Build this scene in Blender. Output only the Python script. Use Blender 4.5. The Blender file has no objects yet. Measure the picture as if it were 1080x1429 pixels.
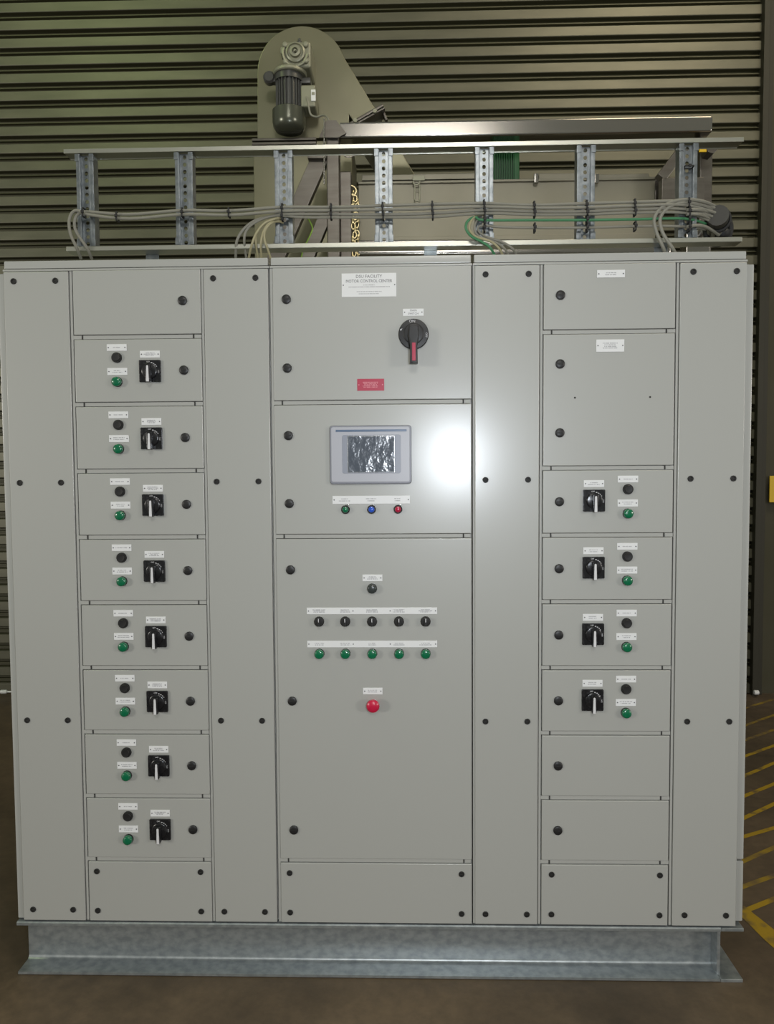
import bpy, bmesh, math, random
from mathutils import Vector, Matrix
random.seed(7)
S = bpy.context.scene
C = S.collection
PI = math.pi

# ------------------------------------------------------------------ materials
def mat(name, col, rough=0.5, metal=0.0, spec=0.5, noise=None, bump=None, coat=0.0, coat_r=0.03):
    m = bpy.data.materials.new(name); m.use_nodes = True
    nt = m.node_tree; b = nt.nodes['Principled BSDF']
    b.inputs['Base Color'].default_value = (*col, 1)
    b.inputs['Roughness'].default_value = rough
    b.inputs['Metallic'].default_value = metal
    b.inputs['Specular IOR Level'].default_value = spec
    b.inputs['Coat Weight'].default_value = coat; b.inputs['Coat Roughness'].default_value = coat_r
    tc = nt.nodes.new('ShaderNodeTexCoord')
    if noise:                       # (second colour, scale, (stretch), low, high)
        c2, sc, st, lo, hi = noise
        mp = nt.nodes.new('ShaderNodeMapping'); mp.inputs['Scale'].default_value = st
        nt.links.new(tc.outputs['Object'], mp.inputs['Vector'])
        n = nt.nodes.new('ShaderNodeTexNoise'); n.inputs['Scale'].default_value = sc
        n.inputs['Detail'].default_value = 6
        nt.links.new(mp.outputs['Vector'], n.inputs['Vector'])
        r = nt.nodes.new('ShaderNodeValToRGB')
        r.color_ramp.elements[0].position = lo; r.color_ramp.elements[0].color = (*col, 1)
        r.color_ramp.elements[1].position = hi; r.color_ramp.elements[1].color = (*c2, 1)
        nt.links.new(n.outputs['Fac'], r.inputs['Fac'])
        nt.links.new(r.outputs['Color'], b.inputs['Base Color'])
    if bump:                        # (scale, (stretch), strength, distance)
        sc, st, s, d = bump
        mp = nt.nodes.new('ShaderNodeMapping'); mp.inputs['Scale'].default_value = st
        nt.links.new(tc.outputs['Object'], mp.inputs['Vector'])
        n = nt.nodes.new('ShaderNodeTexNoise'); n.inputs['Scale'].default_value = sc
        n.inputs['Detail'].default_value = 3
        nt.links.new(mp.outputs['Vector'], n.inputs['Vector'])
        bp = nt.nodes.new('ShaderNodeBump'); bp.inputs['Strength'].default_value = s
        bp.inputs['Distance'].default_value = d
        nt.links.new(n.outputs['Fac'], bp.inputs['Height'])
        nt.links.new(bp.outputs['Normal'], b.inputs['Normal'])
    return m

GREY = mat('grey_powder_coat', (0.364,0.370,0.352), rough=0.40, spec=0.65, coat=0.85, coat_r=.215, bump=(420,(1,1,1),0.06,0.0006))
FRAME = mat('grey_frame_paint', (0.36,0.365,0.345), rough=0.45)
DARK = mat('dark_gap', (0.03,0.03,0.028), rough=0.8)
BLACK = mat('black_plastic', (0.012,0.012,0.013), rough=0.42)
BLACKG = mat('black_gloss_plastic', (0.010,0.010,0.012), rough=0.22, noise=((0.035,0.035,0.038),60,(1,1,1),0.5,0.75))
RUBBER = mat('black_rubber', (0.010,0.010,0.010), rough=0.6)
WHITE = mat('white_engraved_plastic', (0.72,0.73,0.74), rough=0.35)
INK = mat('engraved_ink', (0.10,0.10,0.11), rough=0.6)
INKSOFT = mat('small_engraved_ink', (0.33,0.33,0.35), rough=0.6)
POINTER = mat('pointer_grey', (0.62,0.62,0.64), rough=0.4)
REDP = mat('red_plate', (0.42,0.03,0.07), rough=0.35)
REDLT = mat('pale_red_ink', (0.65,0.25,0.30), rough=0.5)
REDB = mat('red_button', (0.50,0.01,0.05), rough=0.28)
GREEN = mat('green_lens', (0.0,0.13,0.055), rough=0.22, coat=0.4)
BLUE = mat('blue_lens', (0.02,0.09,0.55), rough=0.2, coat=0.4)
REDL = mat('red_lens', (0.42,0.01,0.05), rough=0.2, coat=0.4)
CHROME = mat('chrome', (0.7,0.7,0.7), rough=0.15, metal=1)
BEZEL = mat('touch_panel_bezel', (0.41,0.42,0.47), rough=0.35)
BEZELD = mat('touch_panel_edge', (0.22,0.23,0.27), rough=0.35)
BEZELB = mat('touch_panel_band', (0.10,0.15,0.24), rough=0.3)
BEZELM = mat('touch_panel_surround', (0.26,0.28,0.34), rough=0.35)
SCREEN = mat('film_covered_screen', (0.075,0.09,0.12), rough=0.19, spec=1.0, bump=(24,(1,1,1),1.0,0.0045))
GALV = mat('galvanised_steel', (0.40,0.43,0.44), rough=0.40, metal=0.7, noise=((0.28,0.31,0.325),38,(1,1,1.4),0.35,0.65), bump=(60,(1,1,1),0.15,0.001))
ZINC = mat('zinc_plated_steel', (0.29,0.315,0.33), rough=0.34, metal=0.85, noise=((0.18,0.20,0.215),45,(1,1,1),0.35,0.65), bump=(80,(1,1,1),0.2,0.001))
STEEL = mat('brushed_stainless', (0.17,0.158,0.140), rough=0.36, metal=0.85, noise=((0.12,0.108,0.093),6,(1,1,6),0.3,0.7))
STEELD = mat('dull_stainless', (0.205,0.195,0.150), rough=0.42, metal=0.5, noise=((0.25,0.235,0.182),3,(1,1,1),0.35,0.7))
STEELB = mat('bright_stainless', (0.36,0.34,0.31), rough=0.19, metal=1.0)
STEELB.node_tree.nodes['Principled BSDF'].inputs['Anisotropic'].default_value = .6
STEELB.node_tree.nodes['Principled BSDF'].inputs['Anisotropic Rotation'].default_value = .25
CAST = mat('cast_aluminium', (0.27,0.27,0.20), rough=0.42, metal=0.35)
RAIL = mat('galvanised_rail', (0.50,0.50,0.44), rough=0.33, metal=1.0)
CASING = mat('casing_stainless', (0.195,0.187,0.122), rough=0.32, metal=0.6, noise=((0.23,0.22,0.15),2.5,(1,1,1),0.3,0.7))
MOTORG = mat('motor_grey_paint', (0.10,0.10,0.095), rough=0.28, metal=0.6)
COWL = mat('fan_cowl_paint', (0.10,0.105,0.08), rough=0.25, metal=0.5)
GREENM = mat('green_motor_paint', (0.010,0.085,0.022), rough=0.45)
CABLE = mat('grey_cable_sheath', (0.215,0.21,0.175), rough=0.5)
CABLEY = mat('cream_cable_sheath', (0.33,0.30,0.18), rough=0.5)
CABLEG = mat('green_cable_sheath', (0.05,0.20,0.09), rough=0.5)
CABLELIME = mat('lime_cable_stripe', (0.25,0.42,0.06), rough=0.5)
YELLOW = mat('yellow_sign', (0.65,0.42,0.01), rough=0.5)
BRASS = mat('zinc_yellow_chain', (0.55,0.47,0.27), rough=0.32, metal=0.9)

def shutter_mat():
    m = mat('roller_door_steel', (0.095,0.093,0.066), rough=0.42, metal=0.35,
            noise=((0.13,0.125,0.09), 2.2, (1,1,5), 0.35, 0.7))
    return m
SHUT = shutter_mat()
SHUTD = mat('roller_door_joint', (0.062,0.060,0.03), rough=0.5, metal=0.2)  # joints coloured darker than the slats to deepen the groove shade

def floor_mat():
    m = mat('stained_concrete', (0.085,0.062,0.045), rough=0.55)
    nt = m.node_tree; b = nt.nodes['Principled BSDF']
    tc = nt.nodes.new('ShaderNodeTexCoord')
    def nz(sc, det=8):
        n = nt.nodes.new('ShaderNodeTexNoise'); n.inputs['Scale'].default_value = sc
        n.inputs['Detail'].default_value = det; n.inputs['Roughness'].default_value = 0.65
        nt.links.new(tc.outputs['Object'], n.inputs['Vector']); return n
    n1 = nz(1.3); n2 = nz(22)
    r = nt.nodes.new('ShaderNodeValToRGB'); e = r.color_ramp.elements
    e[0].position = .32; e[0].color = (0.048,0.035,0.022,1)
    e[1].position = .72; e[1].color = (0.155,0.112,0.070,1)
    nt.links.new(n1.outputs['Fac'], r.inputs['Fac'])
    r2 = nt.nodes.new('ShaderNodeValToRGB'); e = r2.color_ramp.elements
    e[0].position = .3; e[0].color = (0.75,0.75,0.75,1); e[1].position = .75; e[1].color = (1.15,1.12,1.1,1)
    nt.links.new(n2.outputs['Fac'], r2.inputs['Fac'])
    mx = nt.nodes.new('ShaderNodeMix'); mx.data_type = 'RGBA'; mx.blend_type = 'MULTIPLY'
    mx.inputs[0].default_value = 1
    nt.links.new(r.outputs['Color'], mx.inputs[6]); nt.links.new(r2.outputs['Color'], mx.inputs[7])
    nt.links.new(mx.outputs[2], b.inputs['Base Color'])
    bp = nt.nodes.new('ShaderNodeBump'); bp.inputs['Strength'].default_value = .2; bp.inputs['Distance'].default_value = .003
    nt.links.new(n2.outputs['Fac'], bp.inputs['Height']); nt.links.new(bp.outputs['Normal'], b.inputs['Normal'])
    return m
FLOOR = floor_mat()
FPAINT = mat('worn_yellow_floor_paint', (0.36,0.23,0.015), rough=0.5, noise=((0.10,0.075,0.045),14,(1,1,1),0.50,0.68))
FPAINT2 = mat('faded_yellow_floor_paint', (0.30,0.20,0.02), rough=0.5, noise=((0.12,0.085,0.05),10,(1,1,1),0.42,0.60))

# ------------------------------------------------------------------ mesh helpers
class B:
    def __init__(s, *mats): s.bm = bmesh.new(); s.m = list(mats)
    def _mi(s, faces, m):
        for f in faces: f.material_index = m
    def box(s, x0,x1,y0,y1,z0,z1, m=0, bev=0.0, seg=2):
        t = bmesh.new()
        r = bmesh.ops.create_cube(t, size=1)
        for v in t.verts:
            v.co = Vector(((x0+x1)/2+v.co.x*(x1-x0), (y0+y1)/2+v.co.y*(y1-y0), (z0+z1)/2+v.co.z*(z1-z0)))
        if bev: bmesh.ops.bevel(t, geom=list(t.edges), offset=bev, segments=seg, affect='EDGES', profile=0.5)
        s.merge(t, m); return s
    def merge(s, t, m=0, M=None):
        if M is not None: t.transform(M)
        mp = {}
        for v in t.verts: mp[v] = s.bm.verts.new(v.co)
        for f in t.faces:
            try: nf = s.bm.faces.new([mp[v] for v in f.verts]); nf.material_index = m
            except ValueError: pass
        t.free(); return s
    def rbox(s, x0,x1,y0,y1,z0,z1, r, m=0, front=0.002):      # box with rounded corners seen from the front
        pts = []
        for cx, cz, a0 in ((x1-r,z1-r,0),(x0+r,z1-r,90),(x0+r,z0+r,180),(x1-r,z0+r,270)):
            for k in range(6):
                a = math.radians(a0+k*18); pts.append((cx+r*math.cos(a), cz+r*math.sin(a)))
        return s.prism(pts, y0, y1, m, front)
    def prism(s, pts, y0, y1, m=0, bev=0.0):                   # polygon in x-z, extruded along y
        t = bmesh.new()
        a = [t.verts.new((x,y0,z)) for x,z in pts]; b = [t.verts.new((x,y1,z)) for x,z in pts]
        n = len(pts)
        f = t.faces.new(a); t.faces.new(b[::-1])
        for i in range(n): t.faces.new((a[i], b[i], b[(i+1)%n], a[(i+1)%n]))
        bmesh.ops.recalc_face_normals(t, faces=t.faces)
        if bev: bmesh.ops.bevel(t, geom=[e for e in t.edges if all(abs(v.co.y-y0)<1e-7 for v in e.verts)], offset=bev, segments=2, affect='EDGES', profile=.5)
        return s.merge(t, m)
    def lathe(s, prof, c, axis='y', m=0, seg=28, closed=True):  # prof: (radius, along)
        t = bmesh.new(); rings = []
        for r, a in prof:
            if r < 1e-6: rings.append([t.verts.new((0,0,a))])
            else: rings.append([t.verts.new((r*math.cos(2*PI*k/seg), r*math.sin(2*PI*k/seg), a)) for k in range(seg)])
        for A, Bn in zip(rings, rings[1:]):
            for k in range(seg):
                q = [A[k%len(A)], A[(k+1)%len(A)], Bn[(k+1)%len(Bn)], Bn[k%len(Bn)]]
                u = []
                for v in q:
                    if v not in u: u.append(v)
                if len(u) > 2: t.faces.new(u)
        for R in (rings[0], rings[-1]):
            if len(R) > 2: t.faces.new(R)
        bmesh.ops.recalc_face_normals(t, faces=t.faces)
        if axis == 'y': M = Matrix.Translation(c) @ Matrix.Rotation(PI/2, 4, 'X')      # +along -> -y (towards the viewer)
        elif axis == 'x': M = Matrix.Translation(c) @ Matrix.Rotation(PI/2, 4, 'Y')
        else: M = Matrix.Translation(c)
        return s.merge(t, m, M)
    def cyl(s, c, r, h, axis='y', m=0, seg=24, bev=0.0):
        p = [(r,0),(r,h)] if not bev else [(r-bev,0),(r,bev),(r,h-bev),(r-bev*.4,h-bev*.3),(r-bev,h)]
        return s.lathe(p, c, axis, m, seg)
    def tube(s, pts, r, m=0, seg=8, smooth=True, closed=False):
        P = [Vector(p) for p in pts]
        if smooth and len(P) > 2:
            Q = []; n = len(P)
            rng = range(n) if closed else range(n-1)
            for i in rng:
                if closed: p0,p1,p2,p3 = P[(i-1)%n],P[i],P[(i+1)%n],P[(i+2)%n]
                else: p0,p1,p2,p3 = P[max(i-1,0)],P[i],P[i+1],P[min(i+2,n-1)]
                for k in range(6):
                    u = k/6
                    Q.append(0.5*((2*p1)+(-p0+p2)*u+(2*p0-5*p1+4*p2-p3)*u*u+(-p0+3*p1-3*p2+p3)*u**3))
            if not closed: Q.append(P[-1])
            P = Q
        n = len(P); t = bmesh.new(); rings = []
        up = Vector((0,1,0)); prev = None
        for i in range(n):
            if closed: d = P[(i+1)%n]-P[i-1]
            else: d = P[min(i+1,n-1)]-P[max(i-1,0)]
            d.normalize()
            if prev is None:
                a = d.cross(up)
                if a.length < .1: a = d.cross(Vector((1,0,0)))
            else: a = prev - d*prev.dot(d)
            a.normalize(); prev = a; b = d.cross(a)
            rings.append([t.verts.new(P[i]+r*(math.cos(2*PI*k/seg)*a+math.sin(2*PI*k/seg)*b)) for k in range(seg)])
        pr = list(zip(rings, rings[1:]))
        if closed: pr.append((rings[-1], rings[0]))
        for A, D in pr:
            for k in range(seg): t.faces.new((A[k],A[(k+1)%seg],D[(k+1)%seg],D[k]))
        if not closed: t.faces.new(rings[0]); t.faces.new(rings[-1])
        bmesh.ops.recalc_face_normals(t, faces=t.faces)
        return s.merge(t, m)
    def bar(s, p0, p1, w, d, m=0, bev=0.003):                  # rectangular bar; w in the x-z plane, d along y
        p0, p1 = Vector(p0), Vector(p1); L = (p1-p0).length
        t = bmesh.new(); bmesh.ops.create_cube(t, size=1)
        for v in t.verts: v.co = Vector((v.co.x*L, v.co.y*d, v.co.z*w))
        if bev: bmesh.ops.bevel(t, geom=list(t.edges), offset=bev, segments=2, affect='EDGES', profile=.5)
        dx = (p1-p0).normalized(); y = Vector((0,1,0)); y = (y-dx*y.dot(dx)).normalized(); z = dx.cross(y)
        M = Matrix.Translation((p0+p1)/2) @ Matrix((dx, y, z)).transposed().to_4x4()
        return s.merge(t, m, M)
    def text(s, body, c, size, m=1, rotz=0.0, squash=1.0):     # lettering in the x-z plane at c = (x, y, z), centred
        cu = bpy.data.curves.new('lettering', 'FONT'); cu.body = body; cu.size = size
        cu.align_x = 'CENTER'; cu.align_y = 'CENTER'; cu.extrude = 0.0002; cu.resolution_u = 2
        o = bpy.data.objects.new('lettering', cu); C.objects.link(o)
        bpy.context.view_layer.update()
        me = bpy.data.meshes.new_from_object(o.evaluated_get(bpy.context.evaluated_depsgraph_get()))
        bpy.data.objects.remove(o)
        t = bmesh.new(); t.from_mesh(me)
        M = Matrix.Translation(c) @ Matrix.Rotation(PI/2, 4, 'X') @ Matrix.Rotation(rotz, 4, 'Z') @ Matrix.Diagonal((squash,1,1,1))
        s.merge(t, m, M); bpy.data.meshes.remove(me); return s

WLOC = {}
def put(name, b, parent=None, loc=None):
    me = bpy.data.meshes.new(name)
    bm = b.bm
    if loc is None:
        xs = [v.co for v in bm.verts]
        loc = Vector([(min(v[i] for v in xs)+max(v[i] for v in xs))/2 for i in range(3)])
    loc = Vector(loc)
    bmesh.ops.recalc_face_normals(bm, faces=bm.faces)
    bmesh.ops.translate(bm, verts=bm.verts, vec=-loc)
    bm.to_mesh(me); bm.free()
    for m in b.m: me.materials.append(m)
    me.polygons.foreach_set('use_smooth', [True]*len(me.polygons))
    me.set_sharp_from_angle(angle=math.radians(38))
    o = bpy.data.objects.new(name, me); C.objects.link(o)
    wn = o.modifiers.new('weighted_normals', 'WEIGHTED_NORMAL'); wn.mode = 'FACE_AREA'; wn.weight = 90; wn.keep_sharp = True
    if parent: o.parent = parent; o.location = loc - WLOC[parent.name]
    else: o.location = loc
    WLOC[o.name] = loc
    return o
def tag(o, label, cat, group=None, kind=None):
    o['label'] = label; o['category'] = cat
    if group: o['group'] = group
    if kind: o['kind'] = kind
    return o
def thing(name, loc, label, cat, group=None):
    o = bpy.data.objects.new(name, None); C.objects.link(o); o.location = loc; o.empty_display_size = .05
    WLOC[o.name] = Vector(loc)
    return tag(o, label, cat, group)
def dup(src, parent, wloc):
    o = src.copy(); C.objects.link(o); o.parent = parent
    o.location = Vector(wloc) - WLOC[parent.name]; WLOC[o.name] = Vector(wloc)
    return o
def struct(name, b, loc=None):
    o = put(name, b, None, loc); o['kind'] = 'structure'; return o

ZB = 0.172      # height of the steel base frame

# ------------------------------------------------------------------ small switchgear pieces (first one made, then copied)
proto = {}
def piece(kind, maker, parent, x, z, y=0.0, name=None):
    if kind not in proto:
        o = put(name or kind, maker(x, y, z), parent, (x, y, z)); proto[kind] = o; return o
    return dup(proto[kind], parent, (x, y, z))
def mk_latch(x, y, z):
    b = B(BLACK, RUBBER)
    b.lathe([(0.0138,-0.001),(0.0138,0.003),(0.0130,0.0048),(0.0105,0.0060),(0.0065,0.0066),(0,0.0068)], (x,y,z))
    b.box(x-.0085,x+.0085,y-.0075,y-.0055,z-.0018,z+.0018,1,.0006)
    return b
def mk_screw(x, y, z):
    b = B(RUBBER, DARK)
    b.lathe([(0.0088,-0.001),(0.0088,0.0022),(0.0078,0.0034),(0.0050,0.0034),(0.0042,0.0012),(0,0.0012)], (x,y,z))
    b.box(x-.0042,x+.0042,y-.0028,y-.001,z-.0008,z+.0008,1)
    return b
def mk_lamp(lens):
    def f(x, y, z):
        b = B(lens, RUBBER)
        b.lathe([(0.0150,-0.001),(0.0150,0.005),(0.0146,0.006),(0.0132,0.006)], (x,y,z), m=1)
        b.lathe([(0.0143,0.004),(0.0143,0.012),(0.0134,0.0150),(0.0110,0.0168),(0.006,0.0178),(0,0.018)], (x,y,z), m=0)
        return b
    return f
def mk_smalllamp(lens):
    def f(x, y, z):
        b = B(lens, RUBBER, CHROME)
        b.lathe([(0.0130,-0.001),(0.0130,0.005),(0.0110,0.0085),(0.0092,0.0085)], (x,y,z), m=1)
        b.lathe([(0.0093,0.004),(0.0093,0.011),(0.0075,0.0135),(0.004,0.0145),(0,0.0148)], (x,y,z), m=0)
        b.box(x+.003,x+.010,y-.0035,y-.0005,z+.0115,z+.0155,2,.0006)
        return b
    return f
def mk_button(x, y, z):
    b = B(BLACK, RUBBER)
    b.lathe([(0.0152,-0.001),(0.0152,0.006),(0.0140,0.008),(0.0118,0.008),(0.0118,0.006)], (x,y,z), m=1)
    b.lathe([(0.0115,0.003),(0.0115,0.0095),(0.0105,0.0105),(0,0.0095)], (x,y,z), m=0)
    return b
def mk_selector(x, y, z):
    b = B(BLACK, RUBBER, POINTER)
    b.lathe([(0.0152,-0.001),(0.0152,0.006),(0.0140,0.008),(0.0120,0.009),(0,0.009)], (x,y,z), m=1)
    b.box(x-.0042,x+.0042,y-.021,y-.008,z-.012,z+.012,0,.0015)
    b.box(x-.0010,x+.0010,y-.0216,y-.0208,z+.001,z+.0115,2)
    return b
def mk_plate(x, y, z):
    b = B(BLACKG, POINTER)
    b.rbox(x-.0325,x+.0325,y-.007,y+.001,z-.0325,z+.0325,.003,0,.0015)
    b.text('OFF', (x-.004,y-.0071,z+.0270), .0058, 1)
    b.text('ON', (x+.0268,y-.0071,z-.002), .0058, 1, PI/2)
    for dx, dz in ((.006,.024),(.012,.0215),(.0165,.018),(.020,.0135)):
        b.box(x+dx-.0022,x+dx+.0022,y-.0072,y-.007,z+dz-.0014,z+dz+.0014,1)
    return b
def mk_knob(x, y, z):
    b = B(BLACKG)
    b.lathe([(0.0245,0.0065),(0.0235,0.0130),(0.0205,0.0150),(0,0.0155)], (x,y,z), seg=32)
    pts = [(x-.0085,z+.0170),(x+.0085,z+.0170),(x+.0070,z-.0300),(x+.0050,z-.0345),(x-.0050,z-.0345),(x-.0070,z-.0300)]
    b.prism(pts, y-.0275, y-.010, 0, .0022)
    return b
def mk_pointer(x, y, z):
    b = B(POINTER)
    b.prism([(x-.0030,z+.0125),(x-.0012,z+.0140),(x+.0012,z+.0140),(x+.0030,z+.0125),(x+.0042,z-.0335),(x-.0042,z-.0335)], y-.0290, y-.0272, 0, .0005)
    return b
def mk_hinge(x, y, z):
    b = B(DARK); b.box(x-.0020,x+.0020,y-.001,y+.010,z-.0060,z+.0055,0,.0004); return b

def nameplate(parent, x0, x1, z0, z1, lines=2, screws=True, words=None, red=False, y=0.0, seedv=0, cols=None):
    rnd = random.Random(seedv*31+lines)
    b = B(REDP if red else WHITE, REDLT if red else INKSOFT, INK)
    b.box(x0,x1,y-.0016,y+.0005,z0,z1,0,.0005)
    w = x1-x0; h = z1-z0; cx = (x0+x1)/2
    if words:
        for (t, fz, sz, sq, m) in words: b.text(t, (cx,y-.0017,z0+h*fz), sz, m, 0, sq)
    else:
        for cc, cw in (cols or [(cx, w*.62)]):
            for i in range(lines):
                zz = z1 - h*(.24 + .52*(i+.5)/lines) if lines > 1 else (z0+z1)/2
                ww = cw*rnd.uniform(.55,1.0); x = cc-ww/2
                while x < cc+ww/2-.001:                        # engraved characters too small to read
                    cwid = rnd.uniform(.0010,.0022)
                    b.box(x, min(x+cwid, cc+ww/2), y-.0018, y-.0015, zz-.0013, zz+.0013, 1); x += cwid+rnd.choice((.0007,.0007,.0022))
    if screws:
        pos = [x0+.005, x1-.005]
        if w > .35: pos += [x0+w*.355, x0+w*.64]
        for px_ in pos: b.cyl((px_, y-.0014, (z0+z1)/2), .0018, .0012, m=(1 if red else 2), seg=10)
    return put('name_plate', b, parent)

def door(cab, x0, x1, z0, z1, name='door', dots=None):
    b = B(GREY)
    b.box(x0,x1,0.0,.017,z0,z1,0,.0022,3)
    if dots:
        b.m.append(DARK)
        for dx, dz in dots: b.cyl((dx,.0002,dz), .003, .0006, m=1, seg=10)
    return put(name, b, cab)
def G(z): return ZB+z
def hinges(d, x0, x1, ztop):
    for x in (x0+.024, x1-.024): piece('hinge', mk_hinge, d, x, ztop, .004)
def cover(cab, x0, x1, z0, z1, scr, name='cover_panel'):
    d = door(cab, x0, x1, z0, z1, name)
    for x, z in scr: piece('screw', mk_screw, d, x, z)
    return d

def body(cab, X0, X1, cols, rows, left=False, right=False):
    # carcass behind the doors; recessed so every gap between fronts is a real groove
    b = B(FRAME)
    b.box(X0+.001, X1-.001, .0175, .60, ZB+.001, ZB+2.000, 0, .002)
    for x in cols: b.box(x-.0030,x+.0045,.004,.02,ZB+.004,ZB+1.996,0,.0008)      # mullions in the vertical grooves
    for (xa,xb,z) in rows: b.box(xa+.006,xb-.006,.0045,.02,z-.0060,z+.0052,0,.0008)
    put('cabinet_body', b, cab)
    c = B(GREY)
    c.box(X0+.004, X1-.004, .004, .596, ZB+2.0045, ZB+2.028, 0, .003)
    put('roof_cap', c, cab)
    t = B(GREY); t.box(X0+.001, X1-.001, .0015, .012, ZB+1.9965, ZB+2.0025, 0, .001); put('top_trim', t, cab)

# ================================================================== LEFT CABINET
def sw_set(d, cz, seed, side='L'):
    """black button, green lamp, rotary switch and three plates of one feeder door, cz = door centre height"""
    if side == 'L': bx, sx, px_, lo = .340, .4395, .340, .0
    else: bx, sx, px_, lo = .340+1.5185, .4395+1.319, .0, .0
    z = cz
    piece('push_button', mk_button, d, bx, z+.036)
    piece('indicator_lamp', mk_lamp(GREEN), d, bx, z-.036)
    s = piece('switch_plate', mk_plate, d, sx, z+(-.005 if side=='L' else .003))
    zz = z+(-.005 if side=='L' else .003)
    piece('switch_handle', mk_knob, d, sx, zz)
    piece('switch_pointer', mk_pointer, d, sx, zz)
    dz = 0 if side == 'L' else 0
    nameplate(d, bx-.030, bx+.030, z+.056, z+.076, 1, seedv=seed)
    nameplate(d, bx-.030, bx+.030, z-.0155, z+.0055, 2, seedv=seed+100)
    nameplate(d, sx-.0300, sx+.0300, zz+.0400, zz+.0605, 3 if side=='L' else 2, seedv=seed+200)

cab = thing('electrical_cabinet', (.4,.3,ZB), 'left grey cabinet section with eight switch doors stacked in one column', 'electrical cabinet', 'sections of the grey motor control cabinet')
cols = [.2035,.5985]; rows = [(.2,.6,G(.2*k)) for k in range(1,10)]
body(cab, 0, .8, cols, rows)
cover(cab, .003, .1985, G(.004), G(1.995), [(x,G(z)) for z in (1.967,1.366,.637,.039) for x in (.034,.160)])
cover(cab, .6045, .7965, G(.004), G(1.995), [(x,G(z)) for z in (1.968,1.366,.637,.037) for x in (.633,.759)])
DX0, DX1 = .2115, .5945
for k in range(9):
    zt = G(2.0-.2*k) - (.004 if k == 0 else .0075); zb = G(1.8-.2*k)+.0065
    d = door(cab, DX0, DX1, zb, zt)
    piece('latch', mk_latch, d, .5405, G(1.8995-.2004*k+.0045*(k==0)))
    hinges(d, DX0, DX1, G(1.8-.2*k))
    if k: sw_set(d, G(1.9-.2*k)+.002, k)
cover(cab, DX0, DX1, G(.004), G(.2)-.0075, [(x,G(z)) for z in (.162,.037) for x in (.2375,.561)])
sp = B(GREY); sp.box(-.021,-.0005,.012,.60,G(.003),G(1.993),0,.003); put('side_panel', sp, cab)

# ================================================================== MIDDLE CABINET
cab = thing('electrical_cabinet', (1.1,.3,ZB), 'middle grey cabinet section with touch screen, main switch and emergency stop button', 'electrical cabinet', 'sections of the grey motor control cabinet')
body(cab, .8, 1.4, [.8045], [(.8,1.4,G(1.6)),(.8,1.4,G(1.2)),(.8,1.4,G(.2))])
MX0, MX1 = .8095, 1.3965
# --- top door
d = door(cab, MX0, MX1, G(1.6)+.0065, G(1.996))
for z in (1.904,1.702): piece('latch', mk_latch, d, .850, G(z))
hinges(d, MX0, MX1, G(1.6))
nameplate(d, 1.0145,1.176, G(1.908),G(1.977), words=[('DSU FACILITY',.86,.0125,1.0,2),('MOTOR CONTROL CENTER',.66,.0125,.86,2)])
pl = B(INKSOFT)
rnd = random.Random(5)
for zf, hw in ((.50,.016),(.42,.060),(.22,.036),(.13,.030)):
    x = 1.095-hw
    while x < 1.095+hw:
        w = rnd.uniform(.0010,.0024); zc = G(1.908)+.069*zf
        pl.box(x,x+w,-.0018,-.0015,zc-.0012,zc+.0012,0); x += w+rnd.choice((.0007,.0007,.002))
put('engraved_lines', pl, d)
nameplate(d, 1.195,1.256, G(1.851),G(1.872), words=[('MAIN',.74,.0082,1,2),('SWITCH',.30,.0082,1,2)])
nameplate(d, 1.058,1.138, G(1.633),G(1.668), 5, red=True, seedv=77)
cx, cz = 1.226, G(1.797)
b = B(BLACK, POINTER)
b.lathe([(0.0445,-0.001),(0.0445,0.008),(0.0425,0.0105),(0.030,0.0115),(0.030,0.018),(0.026,0.020),(0,0.0205)], (cx,0,cz), seg=40)
b.text('ON', (cx-.004,-.0115,cz+.0365), .0115, 1); b.text('OFF', (cx+.0375,-.0112,cz-.004), .0085, 1, -PI/2)
b.prism([(cx-.040,cz+.013),(cx-.033,cz+.016),(cx-.037,cz+.009)], -.0116, -.0104, 1)
isw = put('main_switch_dial', b, d)
b = B(BLACK)
b.prism([(cx-.013,cz+.018),(cx+.013,cz+.018),(cx+.0155,cz-.010),(cx+.0105,cz-.038),(cx+.0115,cz-.090),(cx-.0115,cz-.090),(cx-.0105,cz-.038),(cx-.0155,cz-.010)], -.050, -.020, 0, .004)
put('switch_handle', b, d)
b = B(REDP); b.box(cx-.0052,cx+.0052,-.0520,-.0485,cz-.084,cz-.032,0,.001); put('red_insert', b, d)
# --- touch screen door
d = door(cab, MX0, MX1, G(1.2)+.0065, G(1.6)-.0075)
for z in (1.502,1.299): piece('latch', mk_latch, d, .851, G(z))
hinges(d, MX0, MX1, G(1.2))
nameplate(d, .981,1.213, G(1.297),G(1.321), 2, seedv=9, cols=[(1.018,.036),(1.097,.036),(1.176,.026)])
piece('status_lamp_green', mk_smalllamp(GREEN), d, 1.020, G(1.280), name='status_lamp')
piece('status_lamp_blue', mk_smalllamp(BLUE), d, 1.098, G(1.280), name='status_lamp')
piece('status_lamp_red', mk_smalllamp(REDL), d, 1.177, G(1.280), name='status_lamp')
b = B(BEZELD, BEZEL)
b.rbox(.9745,1.2185,-.012,.001,G(1.356),G(1.5305),.010,0,.004)
b.rbox(.9800,1.2125,-.014,-.011,G(1.3625),G(1.5250),.006,1,.001)
tp = put('touch_panel', b, cab)
b = B(BEZELB); b.box(.994,1.204,-.0150,-.0135,G(1.511),G(1.5175),0,.0006); put('top_band', b, tp)
b = B(BEZELM); b.rbox(1.0125,1.1860,-.0150,-.0135,G(1.388),G(1.5020),.006,0,.0006); put('screen_surround', b, tp)
b = B(CHROME, SCREEN)
b.box(1.0290,1.1680,-.0162,-.0148,G(1.3905),G(1.4990),0,.0005)
scr = put('screen_frame', b, tp)
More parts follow.
